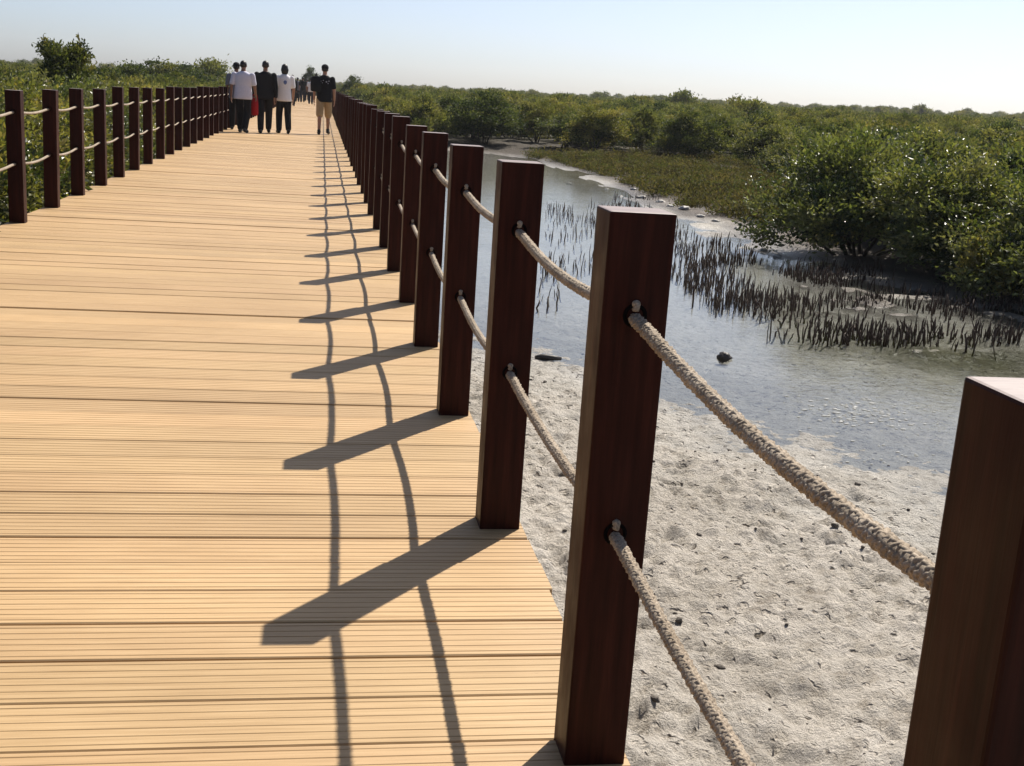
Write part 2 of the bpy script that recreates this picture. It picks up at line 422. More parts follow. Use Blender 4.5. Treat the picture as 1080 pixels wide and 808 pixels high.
# ------------------------------------------------------------------ boardwalk deck
XL, XR = -2.43, 0.608
PITCHB, GAP, TH = 0.178, 0.0075, 0.028
Y0, Y1 = -1.2, 165.0
Vd, Fd, Cd, Td = [], [], [], []
y = Y0 + .022; ib = 0
while y < Y1:
    wv = PITCHB - GAP * rng.uniform(.5, 1.25)
    if y < 26:
        prof = [(0, -TH), (0, -.003), (.003, 0)]
        ng = 6
        pitch = (wv - .006) / ng
        for k in range(ng):
            c0 = .003 + pitch * (k + .5)
            prof += [(c0 - .0026, 0), (c0 - .0010, -.0013), (c0 + .0010, -.0013), (c0 + .0026, 0)]
        prof += [(wv - .003, 0), (wv, -.003), (wv, -TH)]
    else:
        prof = [(0, -TH), (0, 0), (wv, 0), (wv, -TH)]
    dz = rng.normal(0, .0014); ja, jb = rng.normal(0, .003, 2); sk = rng.normal(0, .0012)
    b0 = len(Vd); n = len(prof)
    tcol = np.clip(np.array([1, 1, 1]) * (1 + rng.normal(0, .06)) + rng.normal(0, .005, 3), .82, 1.16)
    for (xx, s_) in ((XL + ja, -1), (XR + jb, 1)):
        for (py, pz) in prof: Vd.append((xx, y + py + sk * s_, pz + dz)); Cd.append(tcol)
    for k in range(n - 1): Fd.append((b0 + k, b0 + n + k, b0 + n + k + 1, b0 + k + 1))
    Fd.append((b0 + n - 1, b0 + 2 * n - 1, b0 + n, b0))
    # board ends
    for o_ in (0, n):
        for k in range(1, n - 2, 1):
            Td.append((b0 + o_, b0 + o_ + k, b0 + o_ + k + 1) if o_ == 0 else (b0 + o_, b0 + o_ + k + 1, b0 + o_ + k))
    y += PITCHB; ib += 1
me = np_mesh('boardwalk', Vd, Fd, Td, [M_DECK], False, None, np.array(Cd))
deck = link('boardwalk', me); tag(deck, kind='structure')
fb = MB()
for x in (XL + .06, -1.6, -.9, -.2, XR - .06): fb.box((x, (Y0 + Y1) / 2, -TH - .086), (.07, Y1 - Y0, .16))
fb.build('boardwalk_beam', M_BEAM, deck, False)['kind'] = 'structure'
pl = MB()
for k in range(int((Y1 - Y0) / 2.4)):
    for x in (XL + .25, XR - .25): pl.tube([(x, .3 + k * 2.4, -2.2), (x, .3 + k * 2.4, -TH - .17)], .09, 10)
    pl.box((-.91, .3 + k * 2.4, -TH - .24), (2.7, .1, .14))
pl.build('boardwalk_pile', M_BEAM, deck, False)['kind'] = 'structure'

# ------------------------------------------------------------------ posts
PW, PD = 0.116, 0.104
HU, HL = 0.862, 0.465
def post_mesh(h=1.03):
    bm = bmesh.new()
    z0 = -.34
    bmesh.ops.create_cube(bm, size=1.0)
    for v in bm.verts: v.co = Vector((v.co.x * PW, v.co.y * PD, z0 if v.co.z < 0 else h))
    bmesh.ops.bevel(bm, geom=[e for e in bm.edges], offset=.0035, segments=2, affect='EDGES', profile=.6)
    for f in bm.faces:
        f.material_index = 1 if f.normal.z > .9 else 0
    me = bpy.data.meshes.new('rail_post'); bm.to_mesh(me); bm.free()
    me.materials.append(M_POST); me.materials.append(M_POSTTOP); return me
PM = [post_mesh(h) for h in (1.03, 1.038, 1.045, 1.024)]
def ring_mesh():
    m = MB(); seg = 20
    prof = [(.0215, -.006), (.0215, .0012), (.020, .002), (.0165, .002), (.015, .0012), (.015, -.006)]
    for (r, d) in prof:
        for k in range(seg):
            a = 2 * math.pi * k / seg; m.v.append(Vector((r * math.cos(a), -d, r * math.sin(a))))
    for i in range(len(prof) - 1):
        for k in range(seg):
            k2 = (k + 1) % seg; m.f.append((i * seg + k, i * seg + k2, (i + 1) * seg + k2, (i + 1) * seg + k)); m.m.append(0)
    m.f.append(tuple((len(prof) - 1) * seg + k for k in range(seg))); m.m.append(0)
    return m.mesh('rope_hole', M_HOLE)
RING = ring_mesh()
ORD = ['first', 'second', 'third', 'fourth', 'fifth', 'sixth', 'seventh', 'eighth', 'ninth', 'tenth', 'eleventh', 'twelfth', 'thirteenth', 'fourteenth', 'fifteenth', 'sixteenth', 'seventeenth', 'eighteenth', 'nineteenth', 'twentieth']
RX, LX = 0.480 + PW / 2, -2.301 - PW / 2
RYF, RS = 0.6905, 1.2347        # front face of the nearest water-side post, spacing
LYF, LS = 9.8427, 1.2199
right_posts, left_posts = [], []
def place_post(x, yf, idx, side, dist, lab, grp, mesh=None, tilt=(0, 0)):
    o = link('rail_post', mesh or PM[(idx * 7 + (3 if side else 0)) % 4])
    o.location = (x, yf + PD / 2, 0); o.rotation_euler = (tilt[0], tilt[1], 0)
    tag(o, lab, 'post', grp)
    if dist < 26:
        for hz in (HU, HL):
            h = link('rope_hole', RING, o); h.location = (0, -PD / 2, hz)
            if dist < 6:
                h2 = link('rope_hole', RING, o); h2.location = (0, PD / 2, hz); h2.rotation_euler = (0, 0, math.pi)
    return o
NR = 126
for i in range(NR):
    yf = RYF + i * RS
    if i == 0: lab = 'dark brown square post nearest the camera, beside the pale sand'
    elif i < 20: lab = f'dark brown square post, {ORD[i]} from the camera on the water side rail'
    else: lab = 'dark brown square post in the crowded far stretch of the water side rail'
    tl = (rng.normal(0, .003), rng.normal(0, .003)) if i > 3 else (0, 0)
    me_ = {0: PM[0], 1: PM[1], 2: PM[2], 3: PM[0]}.get(i)
    place_post(RX + (rng.normal(0, .004) if i > 3 else 0), yf, i, 0, yf, lab, 'posts of the water side rail', me_, tl)
NL = 120
for i in range(-1, NL):
    yf = LYF + i * LS
    if i < 0: lab = 'dark brown square post just outside the frame holding the shrub side ropes'
    elif i == 0: lab = 'dark brown square post at the end of the shrub side rail nearest the camera'
    elif i < 16: lab = f'dark brown square post, {ORD[i]} from the camera on the shrub side rail'
    else: lab = 'dark brown square post in the crowded far stretch of the shrub side rail'
    place_post(LX + rng.normal(0, .004), yf, i + 1, 1, yf, lab, 'posts of the shrub side rail', PM[3] if i in (0, 1) else None, (rng.normal(0, .003), rng.normal(0, .003)))

# ------------------------------------------------------------------ ropes
RR = 0.0110
def rope_path(span, sag, zc, dz0, n, dz1=0.0):
    pts = []
    for k in range(n + 1):
        t = k / n
        yy = -t * span
        z = zc + dz0 * (1 - t) + dz1 * t - 4 * sag * t * (1 - t) - .006 * math.exp(-t * span / .05)
        pts.append(Vector((0, yy, z)))
    return pts
def braided(m, pts, R0=RR, pitch=.052, ns=5):
    """plaited cord: strands winding both ways, each dipping over and under the others"""
    L = [0.0]
    for a_, b_ in zip(pts, pts[1:]): L.append(L[-1] + (b_ - a_).length)
    tot = L[-1]; n = int(tot / .0042)
    def P(s_):
        s_ = min(max(s_, 0), tot)
        j = 0
        lo, hi = 0, len(L) - 2
        while lo < hi:
            mid = (lo + hi + 1) // 2
            if L[mid] <= s_: lo = mid
            else: hi = mid - 1
        j = lo; f = (s_ - L[j]) / max(L[j + 1] - L[j], 1e-9)
        return pts[j].lerp(pts[j + 1], f)
    X = Vector((1, 0, 0))
    for sign in (1, -1):
        for q in range(ns):
            path = []; j1, j2, j3 = rng.uniform(0, 6.28, 3); jr = rng.uniform(.92, 1.1)
            for k in range(n + 1):
                s_ = tot * k / n
                c = P(s_); t = (P(s_ + .004) - P(s_ - .004)).normalized(); bn = t.cross(X).normalized()
                th = sign * 2 * math.pi * s_ / pitch + 2 * math.pi * q / ns
                rr = R0 * (.66 + .20 * sign * math.cos(ns * (2 * math.pi * s_ / pitch) + q * 2 * math.pi / 2 * 2))
                th += .10 * math.sin(s_ * 31 + j1) + .07 * math.sin(s_ * 77 + j2); rr *= jr * (1 + .05 * math.sin(s_ * 53 + j3))
                path.append(c + (X * math.cos(th) + bn * math.sin(th)) * rr)
            m.tube(path, R0 * .36, 6)
    m.tube([P(tot * k / 40) for k in range(41)], R0 * .62, 8)
def knot(parent, z, sc=1.0):
    m = MB()
    m.ball((0, -.006, z + .021 * sc), (.0078 * sc, .0075 * sc, .007 * sc), 14, 10)
    m.tube([(-.003, .004, z + .010), (0, -.010, z + .013), (.002, -.009, z + .024)], [.005, .006, .0045], 8)
    return m.mesh('knot', M_ROPE)
def rope_mesh(span, zc, detail, dz0, dz1=0.0, sag=.025):
    m = MB()
    if detail == 2:
        braided(m, rope_path(span, sag, zc, dz0, 60, dz1)); 
    else:
        n = 12 if detail == 1 else 5
        m.tube(rope_path(span, sag, zc, dz0, n), RR * .97, 10 if detail == 1 else 6)
    return m.mesh('rope', M_ROPE)
KN = {z: knot(None, z) for z in (HU, HL)}
SIDE = {0: ('water side rail', RX, RYF, RS, 110), 1: ('shrub side rail', LX, LYF, LS, 48)}
cache = {}
far_rope = MB()
for side, (sname, px, y0, sp, nsp) in SIDE.items():
    span = sp - PD + .012
    for i in range(0 if side else 1, NL if side else NR):
        yf = y0 + i * sp
        for zc, lv in ((HU, 'upper'), (HL, 'lower')):
            if i >= nsp:
                far_rope.tube([(px, yf, zc), (px, yf - sp / 2, zc - .03), (px, yf - sp + PD, zc)], RR, 5); continue
            det = 2 if (side == 0 and i <= 4) else (1 if yf < 30 else 0)
            var = rng.integers(0, 3) if det < 2 else i
            key = (side, zc, det, int(var))
            if key not in cache: cache[key] = rope_mesh(span, zc, det, 0.0, -.03 if (side == 0 and i == 1) else 0.0, .025 + rng.uniform(-.006, .007))
            o = link('rope', cache[key]); o.location = (px, yf + .006, 0)
            grp = f'ropes of the {sname}'
            k = i
            if side == 0 and i <= 14: lab = f'{lv} rope between the {ORD[i - 1]} and {ORD[i]} posts of the {sname}'
            elif side == 1 and i == 0: lab = f'{lv} rope running from the first post of the {sname} out of frame'
            elif side == 1 and i <= 11: lab = f'{lv} rope between the {ORD[i - 1]} and {ORD[i]} posts of the {sname}'
            else: lab = f'{lv} pale rope strung between the crowded far posts of the {sname}'
            tag(o, lab, 'rope', grp)
            if yf < 24 and side == 0:
                kk = link('knot', KN[zc], o); kk.location = (0, -.002, 0)
far_rope_o = far_rope.build('far_ropes', M_ROPE); tag(far_rope_o, kind='stuff')

# ------------------------------------------------------------------ foliage
def leaf_quads(P, A, Nn, L, W, rg):
    """folded leaf blades: P base points, A axis, Nn normal, L lengths, W widths"""
    n = len(P)
    A = A / np.linalg.norm(A, axis=1, keepdims=True)
    B = np.cross(A, Nn); B /= np.maximum(np.linalg.norm(B, axis=1, keepdims=True), 1e-6)
    Nn = np.cross(B, A)
    L = L[:, None]; W = W[:, None]
    v0 = P; v2 = P + A * L - Nn * L * .08
    mid = P + A * L * .5 + Nn * L * .04
    v1 = mid + B * W * .5 + Nn * W * .16; v3 = mid - B * W * .5 + Nn * W * .16
    V = np.stack([v0, v1, v2, v3], 1).reshape(-1, 3)
    b = np.arange(n) * 4
    T = np.concatenate([np.stack([b, b + 1, b + 2], 1), np.stack([b, b + 2, b + 3], 1)])
    return V, T
def unit(n, rg):
    v = rg.normal(size=(n, 3)); return v / np.linalg.norm(v, axis=1, keepdims=True)
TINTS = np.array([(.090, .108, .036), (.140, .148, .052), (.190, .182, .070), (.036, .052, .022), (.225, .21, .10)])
def crown(rg, Rx, H, zlow, nlobe, nclump, nleaf, leaf, tint_w=(.25, .35, .2, .15, .05), sprigs=0, tall=False, clump_r=.15):
    """points, colours of a crown built of lobes > clumps > leaves"""
    lob = []
    for k in range(nlobe):
        r = math.sqrt(rg.uniform(0, 1)) * .66 if k else 0.1
        th = 2.4 * k + rg.uniform(0, .9)
        if tall:
            q = k / max(nlobe - 1, 1); zc = H * (.22 + .62 * q); lr = Rx * (.46 - .30 * q) * rg.uniform(.55, 1.35); r = r * (1.35 - .6 * q)
        else:
            zc = zlow + (H - zlow) * (.62 - .42 * r * r / .44) * rg.uniform(.8, 1.12); lr = Rx * rg.uniform(.34, .52)
        lob.append((np.array([r * Rx * math.cos(th), r * Rx * math.sin(th), zc]), lr))
    P, A, Nn, Cc = [], [], [], []
    for (c, lr) in lob:
        d = unit(nclump * 2, rg); keep = d[:, 2] > -.5 + .3 * rg.uniform(size=len(d)); d = d[keep][:nclump]
        hz = min((H - c[2]), lr * 1.2) if not tall else lr * 1.25
        hz = max(hz, lr * .55)
        cc = c + d * np.array([lr, lr, hz]) * rg.uniform(.72, 1.06, (len(d), 1))
        for q in range(len(cc)):
            m = int(nleaf * rg.uniform(.6, 1.3))
            off = rg.normal(0, 1, (m, 3)) * np.array([1, 1, .72]) * Rx * clump_r * rg.uniform(.7, 1.25)
            pp = cc[q] + off
            ax = unit(m, rg) * .75 + d[q] * .7 + np.array([0, 0, .25])
            nn = unit(m, rg) * .85 + np.array([0, 0, .5]) + d[q] * .45
            t = TINTS[rg.choice(5, p=tint_w)] * rg.uniform(.75, 1.25)
            P.append(pp); A.append(ax); Nn.append(nn); Cc.append(np.clip(t * rg.uniform(.78, 1.25, (m, 1)), 0.01, .3))
    for (c, lr) in lob:  # inner leaves, all dark-tinted: crown shade put into their colour
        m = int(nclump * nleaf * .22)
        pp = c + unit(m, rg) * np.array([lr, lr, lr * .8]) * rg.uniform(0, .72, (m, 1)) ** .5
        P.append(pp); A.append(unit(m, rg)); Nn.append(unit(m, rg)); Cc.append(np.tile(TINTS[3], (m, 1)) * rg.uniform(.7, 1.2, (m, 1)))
    for k in range(sprigs):
        c, lr = lob[rg.integers(0, len(lob))]
        d = unit(1, rg)[0]; d[2] = abs(d[2]) * .8 + .35; d /= np.linalg.norm(d)
        m = 16; t = np.linspace(.8, 1.0, m)[:, None]
        base = c + d * lr * np.array([1, 1, .9])
        tip = (unit(1, rg)[0] * .35 + np.array([d[0] * .5, d[1] * .5, 1.0])) * rg.uniform(.08, .26)
        pp = base + (t - .8) / .2 * tip
        P.append(pp); ax = unit(m, rg) * .8 + np.array([0, 0, .7]); A.append(ax); Nn.append(unit(m, rg) * .8 + np.array([0, 0, .5]))
        Cc.append(np.tile(TINTS[2] * rg.uniform(.8, 1.2), (m, 1)))
    P = np.concatenate(P); A = np.concatenate(A); Nn = np.concatenate(Nn); Cc = np.concatenate(Cc)
    ok = P[:, 2] > zlow * .6
    P, A, Nn, Cc = P[ok], A[ok], Nn[ok], Cc[ok]
    n = len(P)
    L = leaf * rg.uniform(.65, 1.25, n); Wd = L * rg.uniform(.42, .58, n)
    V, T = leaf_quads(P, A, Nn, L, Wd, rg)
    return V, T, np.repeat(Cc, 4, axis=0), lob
def stems_mesh(rg, lob, nbase=5, r0=.035, name='stems'):
    m = MB()
    for (c, lr) in lob:
        a = rg.uniform(0, 2 * math.pi); b = Vector((math.cos(a) * .12, math.sin(a) * .12, -.08))
        e = Vector(c); mid = b.lerp(e, .5) + Vector((rg.normal(0, .1), rg.normal(0, .1), rg.uniform(-.12, .05)))
        m.tube([b, b.lerp(mid, .5) + Vector((rg.normal(0, .03), rg.normal(0, .03), 0)), mid, mid.lerp(e, .6), e], [r0, r0 * .85, r0 * .65, r0 * .5, r0 * .3], 6)
        for q in range(3):
            d = Vector(unit(1, rg)[0]); d.z = abs(d.z)
            m.tube([mid.lerp(e, .4 + .2 * q), e + d * lr * .5, e + d * lr * .95], [r0 * .4, r0 * .25, r0 * .12], 5)
    return m.mesh(name, M_BARK)
def bush_variant(seed, Rx, H, zlow, nlobe, nclump, nleaf, leaf, far=False, **kw):
    rg = np.random.default_rng(seed)
    V, T, C, lob = crown(rg, Rx, H, zlow, nlobe, nclump, nleaf, leaf, **kw)
    top = np.percentile(V[:, 2], 99.5); V[:, 2] *= H / top
    lob = [(c * np.array([1, 1, H / top]), q) for (c, q) in lob]
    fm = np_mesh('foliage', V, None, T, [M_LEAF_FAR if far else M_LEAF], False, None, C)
    sm = stems_mesh(rg, lob)
    return fm, sm
NEAR = [bush_variant(10 + k, 1.5, 2.0, .10, 9, 26, 84, .082, sprigs=26, clump_r=.085) for k in range(4)]
MID = [bush_variant(30 + k, 1.45, 2.0, .12, 7, 24, 62, .10, far=True, sprigs=0, clump_r=.085, tint_w=(.2, .37, .27, .1, .06)) for k in range(5)]
DARK = [bush_variant(50, 1.6, 2.4, .1, 8, 26, 62, .11, far=True, sprigs=0, clump_r=.085, tint_w=(.35, .05, 0, .6, 0))]
PALE = [bush_variant(60, .8, 1.0, .10, 7, 14, 40, .10, sprigs=14, clump_r=.12, tint_w=(0, .3, .4, 0, .3))]
FARV = [bush_variant(70 + k, 1.7, 2.1, .12, 7, 17, 30, .17, far=True, clump_r=.10, tint_w=(.2, .4, .24, .1, .06)) for k in range(4)]
TREE = bush_variant(93, 1.25, 3.2, .3, 20, 14, 46, .10, clump_r=.085, far=True, tall=True, tint_w=(.4, .2, 0, .4, 0), sprigs=40)

def make_bush(name, var, x, y, sc, rz, label, cat, group=None, parts=True, z=None, sz=None):
    zz = (gz(x, y) if z is None else z)
    if parts:
        o = empty(name, (x, y, zz), rz, label, cat, group); o.scale = (sc, sc, sz or sc)
        link('stems', var[1], o); link('foliage', var[0], o)
    else:
        o = link(name, var[0]); o.location = (x, y, zz); o.rotation_euler = (0, 0, rz); o.scale = (sc, sc, sz or sc)
        tag(o, label, cat, group)
    return o
GM = 'mangrove bushes beyond the water'
# the shrubs on the near bank, at the right of the channel
near_list = [
    (905, 270, 0, 1.10, .86, 'large mangrove bush with glinting leaves at the edge of the dense root spikes'),
    (975, 258, 1, 1.12, .82, 'tall glossy mangrove bush between the two largest ones above the dark mud'),
    (1005, 292, 2, 1.02, .80, 'broad glossy mangrove bush overhanging the dark mud beside the light green shrub'),
    (1085, 286, 3, 1.12, .82, 'glossy mangrove bush just behind the light green shrub'),
    (1140, 322, 0, 1.0, .85, 'glossy mangrove bush beyond the photo edge past the light green shrub'),
]
for (u, v, k, sc, szf, lab) in near_list:
    q = at(u, v, -.85)
    make_bush('mangrove_bush', NEAR[k], q.x, q.y, sc, k * 1.3 + .4, lab, 'bush', 'glossy near mangrove bushes', z=gz(q.x, q.y) - .05, sz=sc * szf)
q = at(1062, 312, -.85)
make_bush('young_shrub', PALE[0], q.x, q.y, .78, .3, 'small light green shrub in front of the dark bushes at the mud edge', 'bush')
placed = [(at(u, v, -.85).x, at(u, v, -.85).y, 1.5) for (u, v, *_r) in near_list]
# named dark ones
for (u, v, sc, lab) in ((510, 153, 1.12, 'tall dark green bush at the far end of the channel behind the posts'),
                        (722, 172, 1.05, 'round dark green bush standing alone behind the low marsh plants')):
    q = at(u, v, -.75)
    make_bush('mangrove_bush', DARK[0], q.x, q.y, sc * (1.05 if u < 600 else .85), u * .01, lab, 'bush', GM, z=gz(q.x, q.y), sz=.86 if u < 600 else .72)
    placed.append((q.x, q.y, 1.7))
def blocked(x, y, rr):
    for (a, b, c) in placed:
        if (a - x) ** 2 + (b - y) ** 2 < (c * 1.0 + rr * .86) ** 2: return True
    return False
def lowland(x, y):
    """the strip of low marsh plants and open bank"""
    xm = np.interp(y, [17.6, 20, 24, 31, 40, 44, 47], [9.0, 10.2, 12.0, 14.2, 14.8, 13.5, 8.5])
    return 6.0 < x < xm and 17.6 < y < 47
# right-hand mangrove, near to far
cand = []
for k in range(9000):
    D_ = math.sqrt(rng.uniform(12 ** 2, 96 ** 2)); az = rng.uniform(1.5, 40)
    cand.append((D_, az))
cand.sort()
mid_pts, far_pts = [], []
for (D_, az) in cand:
    x, y = D_ * math.sin(R(az)), D_ * math.cos(R(az))
    if x < 3.3 + .01 * y: continue
    if float(signed(np.array([x]), np.array([y]))[0]) < (1.9 if y < 20 else 1.2): continue
    if lowland(x, y): continue
    if D_ < 17 and az < 27: continue
    if az < 25.5 and y < 19: continue
    if blocked(x, y, 1.5): continue
    placed.append((x, y, 1.5)); mid_pts.append((x, y, D_))
print('mid bushes', len(mid_pts))
mid_pts.sort(key=lambda t: t[2])
NMID = 170
lab_mid = 'rounded olive green mangrove bush in the thicket beyond the channel'
for i, (x, y, D_) in enumerate(mid_pts[:NMID]):
    nearv = D_ < 27
    var = NEAR[i % 4] if nearv else (MID[i % 5])
    if not nearv and rng.uniform() < .05: var = DARK[0]
    sc = rng.uniform(.8, 1.2)
    make_bush('mangrove_bush', var, x, y, sc, rng.uniform(0, 6.28), lab_mid, 'bush', GM, parts=D_ < 60, sz=rng.uniform(.56, .92) * (.95 if nearv else 1.03))
far_pts += [(x, y) for (x, y, _d) in mid_pts[NMID:]]
# left-hand bushes behind the shrub side rail
GL = 'mangrove bushes behind the shrub side rail'
left = []
yy = 9.4; k = 0
while yy < 46:
    left.append((-4.3 + rng.normal(0, .12), yy, 0)); yy += 1.75
yy = 9.5
while yy < 60:
    left.append((-6.3 + rng.normal(0, .3), yy, 1)); yy += 2.3
for k in range(1500):
    y = rng.uniform(20, 78); x = rng.uniform(-.30 * y - 2.5, -7.6)
    if all((x - a) ** 2 + (y - b) ** 2 > 2.5 ** 2 for (a, b, _c) in left): left.append((x, y, 2))
yy = 47
while yy < 80: left.append((-4.1 + rng.normal(0, .2), yy, 1)); yy += 2.2
left.sort(key=lambda t: t[1])
print('left bushes', len(left))
ll = 0
for i, (x, y, row) in enumerate(left):
    if ll >= 112: far_pts.append((x, y)); continue
    ll += 1
    nearv = math.hypot(x, y) < 26
    var = NEAR[(i * 3) % 4] if nearv else MID[i % 5]
    sc = rng.uniform(.88, 1.04)
    top = {0: .86, 1: .90, 2: .93}[row]
    lab = 'leafy mangrove bush pressed against the shrub side rail' if row == 0 else 'olive green mangrove bush behind the first row along the shrub side rail'
    make_bush('mangrove_bush', var, x, y, sc, rng.uniform(0, 6.28), lab, 'bush', GL if row == 0 else 'mangrove bushes deeper behind the shrub side rail', parts=math.hypot(x, y) < 60, z=-.8, sz=top * rng.uniform(.88, 1.08))
# the tree that stands above them
q = at_y(62, 92, 27.0)
o = empty('feathery_tree', (q.x, q.y, -.8), .4, 'tall dark feathery tree rising above the bushes behind the shrub side rail', 'tree')
link('crown', TREE[0], o)
tr_ = MB(); tr_.tube([(0, 0, -.1), (.03, .02, .8), (-.02, .03, 1.7), (.02, 0, 2.9)], [.09, .075, .05, .02], 8); tr_.build('trunk', M_BARK, o)
o.scale = (.78, .78, 0.80)
# a few rounder trees that break the skyline
sky_list = [(112, 74, 42, 1.1, 'bushy low tree on the skyline just past the tall feathery tree'), (140, 69, 55, 1.25, 'bushy tree on the skyline midway between the feathery tree and the walkers'), (192, 69, 72, 1.5, 'wide dark tree crown on the skyline joined to the highest rounded one'), (222, 77, 95, 1.3, 'last dark tree on the skyline beside the heads of the walkers'), (30, 76, 46, 1.25, 'broad low tree on the skyline beside the tall feathery tree'), (168, 66, 62, 1.75, 'rounded tree highest on the skyline above the shrub side rail'), (205, 74, 80, 1.6, 'rounded dark tree on the skyline between the walkers and the highest one'),
            (372, 81, 120, 1.1, 'dark round tree alone on the skyline beside the end of the water side rail'), (328, 72, 150, 1.0, 'small pale distant tree above the far walkers')]
for (u, v, y, sc, lab) in sky_list:
    q = at_y(u, v, y); H_ = 2.4 * sc
    gzz = gz(q.x, y)
    o = empty('skyline_tree', (q.x, y, gzz), u * .1, lab, 'tree', 'trees on the skyline')
    hz_ = (q.z - gzz) / 2.4
    o.scale = (sc, sc, hz_)
    link('crown', DARK[0][0], o); link('trunk', DARK[0][1], o)

# everything further off: one mass of foliage
def scatter_far():
    pts = []
    cell = 2.7
    D_ = 70.0
    while D_ < 640:
        step = 2.3 * (1 + max(D_ - 120, 0) / 260)
        for az in np.arange(-17, 38, math.degrees(step / D_)):
            a = az + rng.normal(0, .3) * math.degrees(step / D_); d = D_ + rng.normal(0, .35) * step
            x, y = d * math.sin(R(a)), d * math.cos(R(a))
            if -3.6 < x < 2.2 + .004 * y and y < 175: continue
            if -6.5 < x < 6.5 and d < 90 and x > 0 and x < 3.4: continue
            pts.append((x, y, d))
        D_ += step * .95
    return pts
fp = scatter_far()
mind = max(t[2] for t in mid_pts[:NMID])
fp = [(x, y) for (x, y, d) in fp if (x > 0 and d > 96) or (x < 0 and d > 80)]
fp += far_pts
FP = np.array(fp); print('far bushes', len(FP))
FZ = ground_z(FP[:, 0], FP[:, 1])
me = bpy.data.meshes.new('mangrove_woods'); me.vertices.add(len(FP)); me.vertices.foreach_set('co', np.column_stack([FP, FZ]).astype(np.float32).ravel())
DD = np.hypot(FP[:, 0], FP[:, 1])
sc = rng.uniform(.66, 1.0, len(FP)) * (1 + np.clip((DD - 120) / 500, 0, 1) * .25)
big = rng.uniform(size=len(FP)) < np.where(DD > 420, .16, np.where(DD > 250, .07, .006)); sc = np.where(big, sc * rng.uniform(1.25, 1.75, len(FP)), sc)
a = me.attributes.new('sc', 'FLOAT', 'POINT'); a.data.foreach_set('value', sc.astype(np.float32))
a = me.attributes.new('rz', 'FLOAT', 'POINT'); a.data.foreach_set('value', rng.uniform(0, 6.28, len(FP)).astype(np.float32))
woods = link('mangrove_woods', me); tag(woods, kind='stuff')
ng = bpy.data.node_groups.new('woods', 'GeometryNodeTree')
ng.interface.new_socket('Geometry', in_out='INPUT', socket_type='NodeSocketGeometry'); ng.interface.new_socket('Geometry', in_out='OUTPUT', socket_type='NodeSocketGeometry')
gi = ng.nodes.new('NodeGroupInput'); go = ng.nodes.new('NodeGroupOutput')
join = ng.nodes.new('GeometryNodeJoinGeometry')
# source bushes: four ordinary bushes that stand in the thicket, just past the individual ones
src_pts = far_pts[:4] if len(far_pts) >= 4 else [(20, 98), (24, 98), (28, 98), (32, 98)]
for k in range(4):
    x, y = src_pts[k]
    so = make_bush('mangrove_bush', FARV[k], x, y, 1.0, k, lab_mid if x > 0 else 'olive green mangrove bush behind the first row along the shrub side rail', 'bush', GM if x > 0 else 'mangrove bushes deeper behind the shrub side rail', parts=False)
    oi = ng.nodes.new('GeometryNodeObjectInfo'); oi.inputs['Object'].default_value = so; oi.inputs['As Instance'].default_value = True
    ng.links.new(oi.outputs['Geometry'], join.inputs[0])
iop = ng.nodes.new('GeometryNodeInstanceOnPoints'); iop.inputs['Pick Instance'].default_value = True
ns_ = ng.nodes.new('GeometryNodeInputNamedAttribute'); ns_.data_type = 'FLOAT'; ns_.inputs['Name'].default_value = 'sc'
nr = ng.nodes.new('GeometryNodeInputNamedAttribute'); nr.data_type = 'FLOAT'; nr.inputs['Name'].default_value = 'rz'
cx = ng.nodes.new('ShaderNodeCombineXYZ')
ng.links.new(nr.outputs['Attribute'], cx.inputs['Z'])
e2r = ng.nodes.new('FunctionNodeEulerToRotation'); ng.links.new(cx.outputs[0], e2r.inputs[0])
ng.links.new(gi.outputs[0], iop.inputs['Points']); ng.links.new(join.outputs[0], iop.inputs['Instance'])
ng.links.new(e2r.outputs[0], iop.inputs['Rotation']); ng.links.new(ns_.outputs['Attribute'], iop.inputs['Scale'])
ng.links.new(iop.outputs[0], go.inputs[0])
md = woods.modifiers.new('woods', 'NODES'); md.node_group = ng

# low marsh plants on the far bank
M_MARSH = leaf_mat('marsh_leaf', .7, .35, .2)
pts = []
while len(pts) < 5200:
    x = rng.uniform(6.5, 18); y = rng.uniform(18.5, 45)
    sd = float(signed(np.array([x]), np.array([y]))[0])
    if not (lowland(x, y) or (sd > .4 and 17.6 < y < 46 and x < 18)) or sd < .3 + .7 * (y < 34) * vnoise(np.array([x * .6]), np.array([y * .6]))[0]: continue
    if fbm(np.array([x * .8]), np.array([y * .8]), 9)[0] < -.06 + .05 * rng.normal(): continue
    pts.append((x, y))
PT = np.array(pts); PZ = ground_z(PT[:, 0], PT[:, 1])
nl = 34
base = np.repeat(np.column_stack([PT, PZ]), nl, 0); n = len(base)
hs = np.repeat(rng.uniform(.10, .34, len(PT)) * np.clip(.85 + 2.6 * fbm(PT[:, 0] * 1.1, PT[:, 1] * 1.1, 19), .25, 1.9), nl)
off = rng.normal(0, .13, (n, 3)); off[:, 2] = rng.uniform(0, 1, n) * hs
tc = np.array([(.10, .095, .048), (.075, .086, .036), (.12, .102, .060), (.05, .046, .026)])[rng.integers(0, 4, len(PT))]
cc = np.repeat(tc, nl, 0) * rng.uniform(.7, 1.3, (n, 1))
V, T = leaf_quads(base + off, unit(n, rng) * .8 + np.array([0, 0, .6]), unit(n, rng) + np.array([0, 0, .5]), rng.uniform(.05, .11, n), rng.uniform(.025, .045, n), rng)
tag(link('marsh_plants', np_mesh('marsh_plants', V, None, T, [M_MARSH], False, None, np.repeat(cc, 4, 0))), kind='stuff')

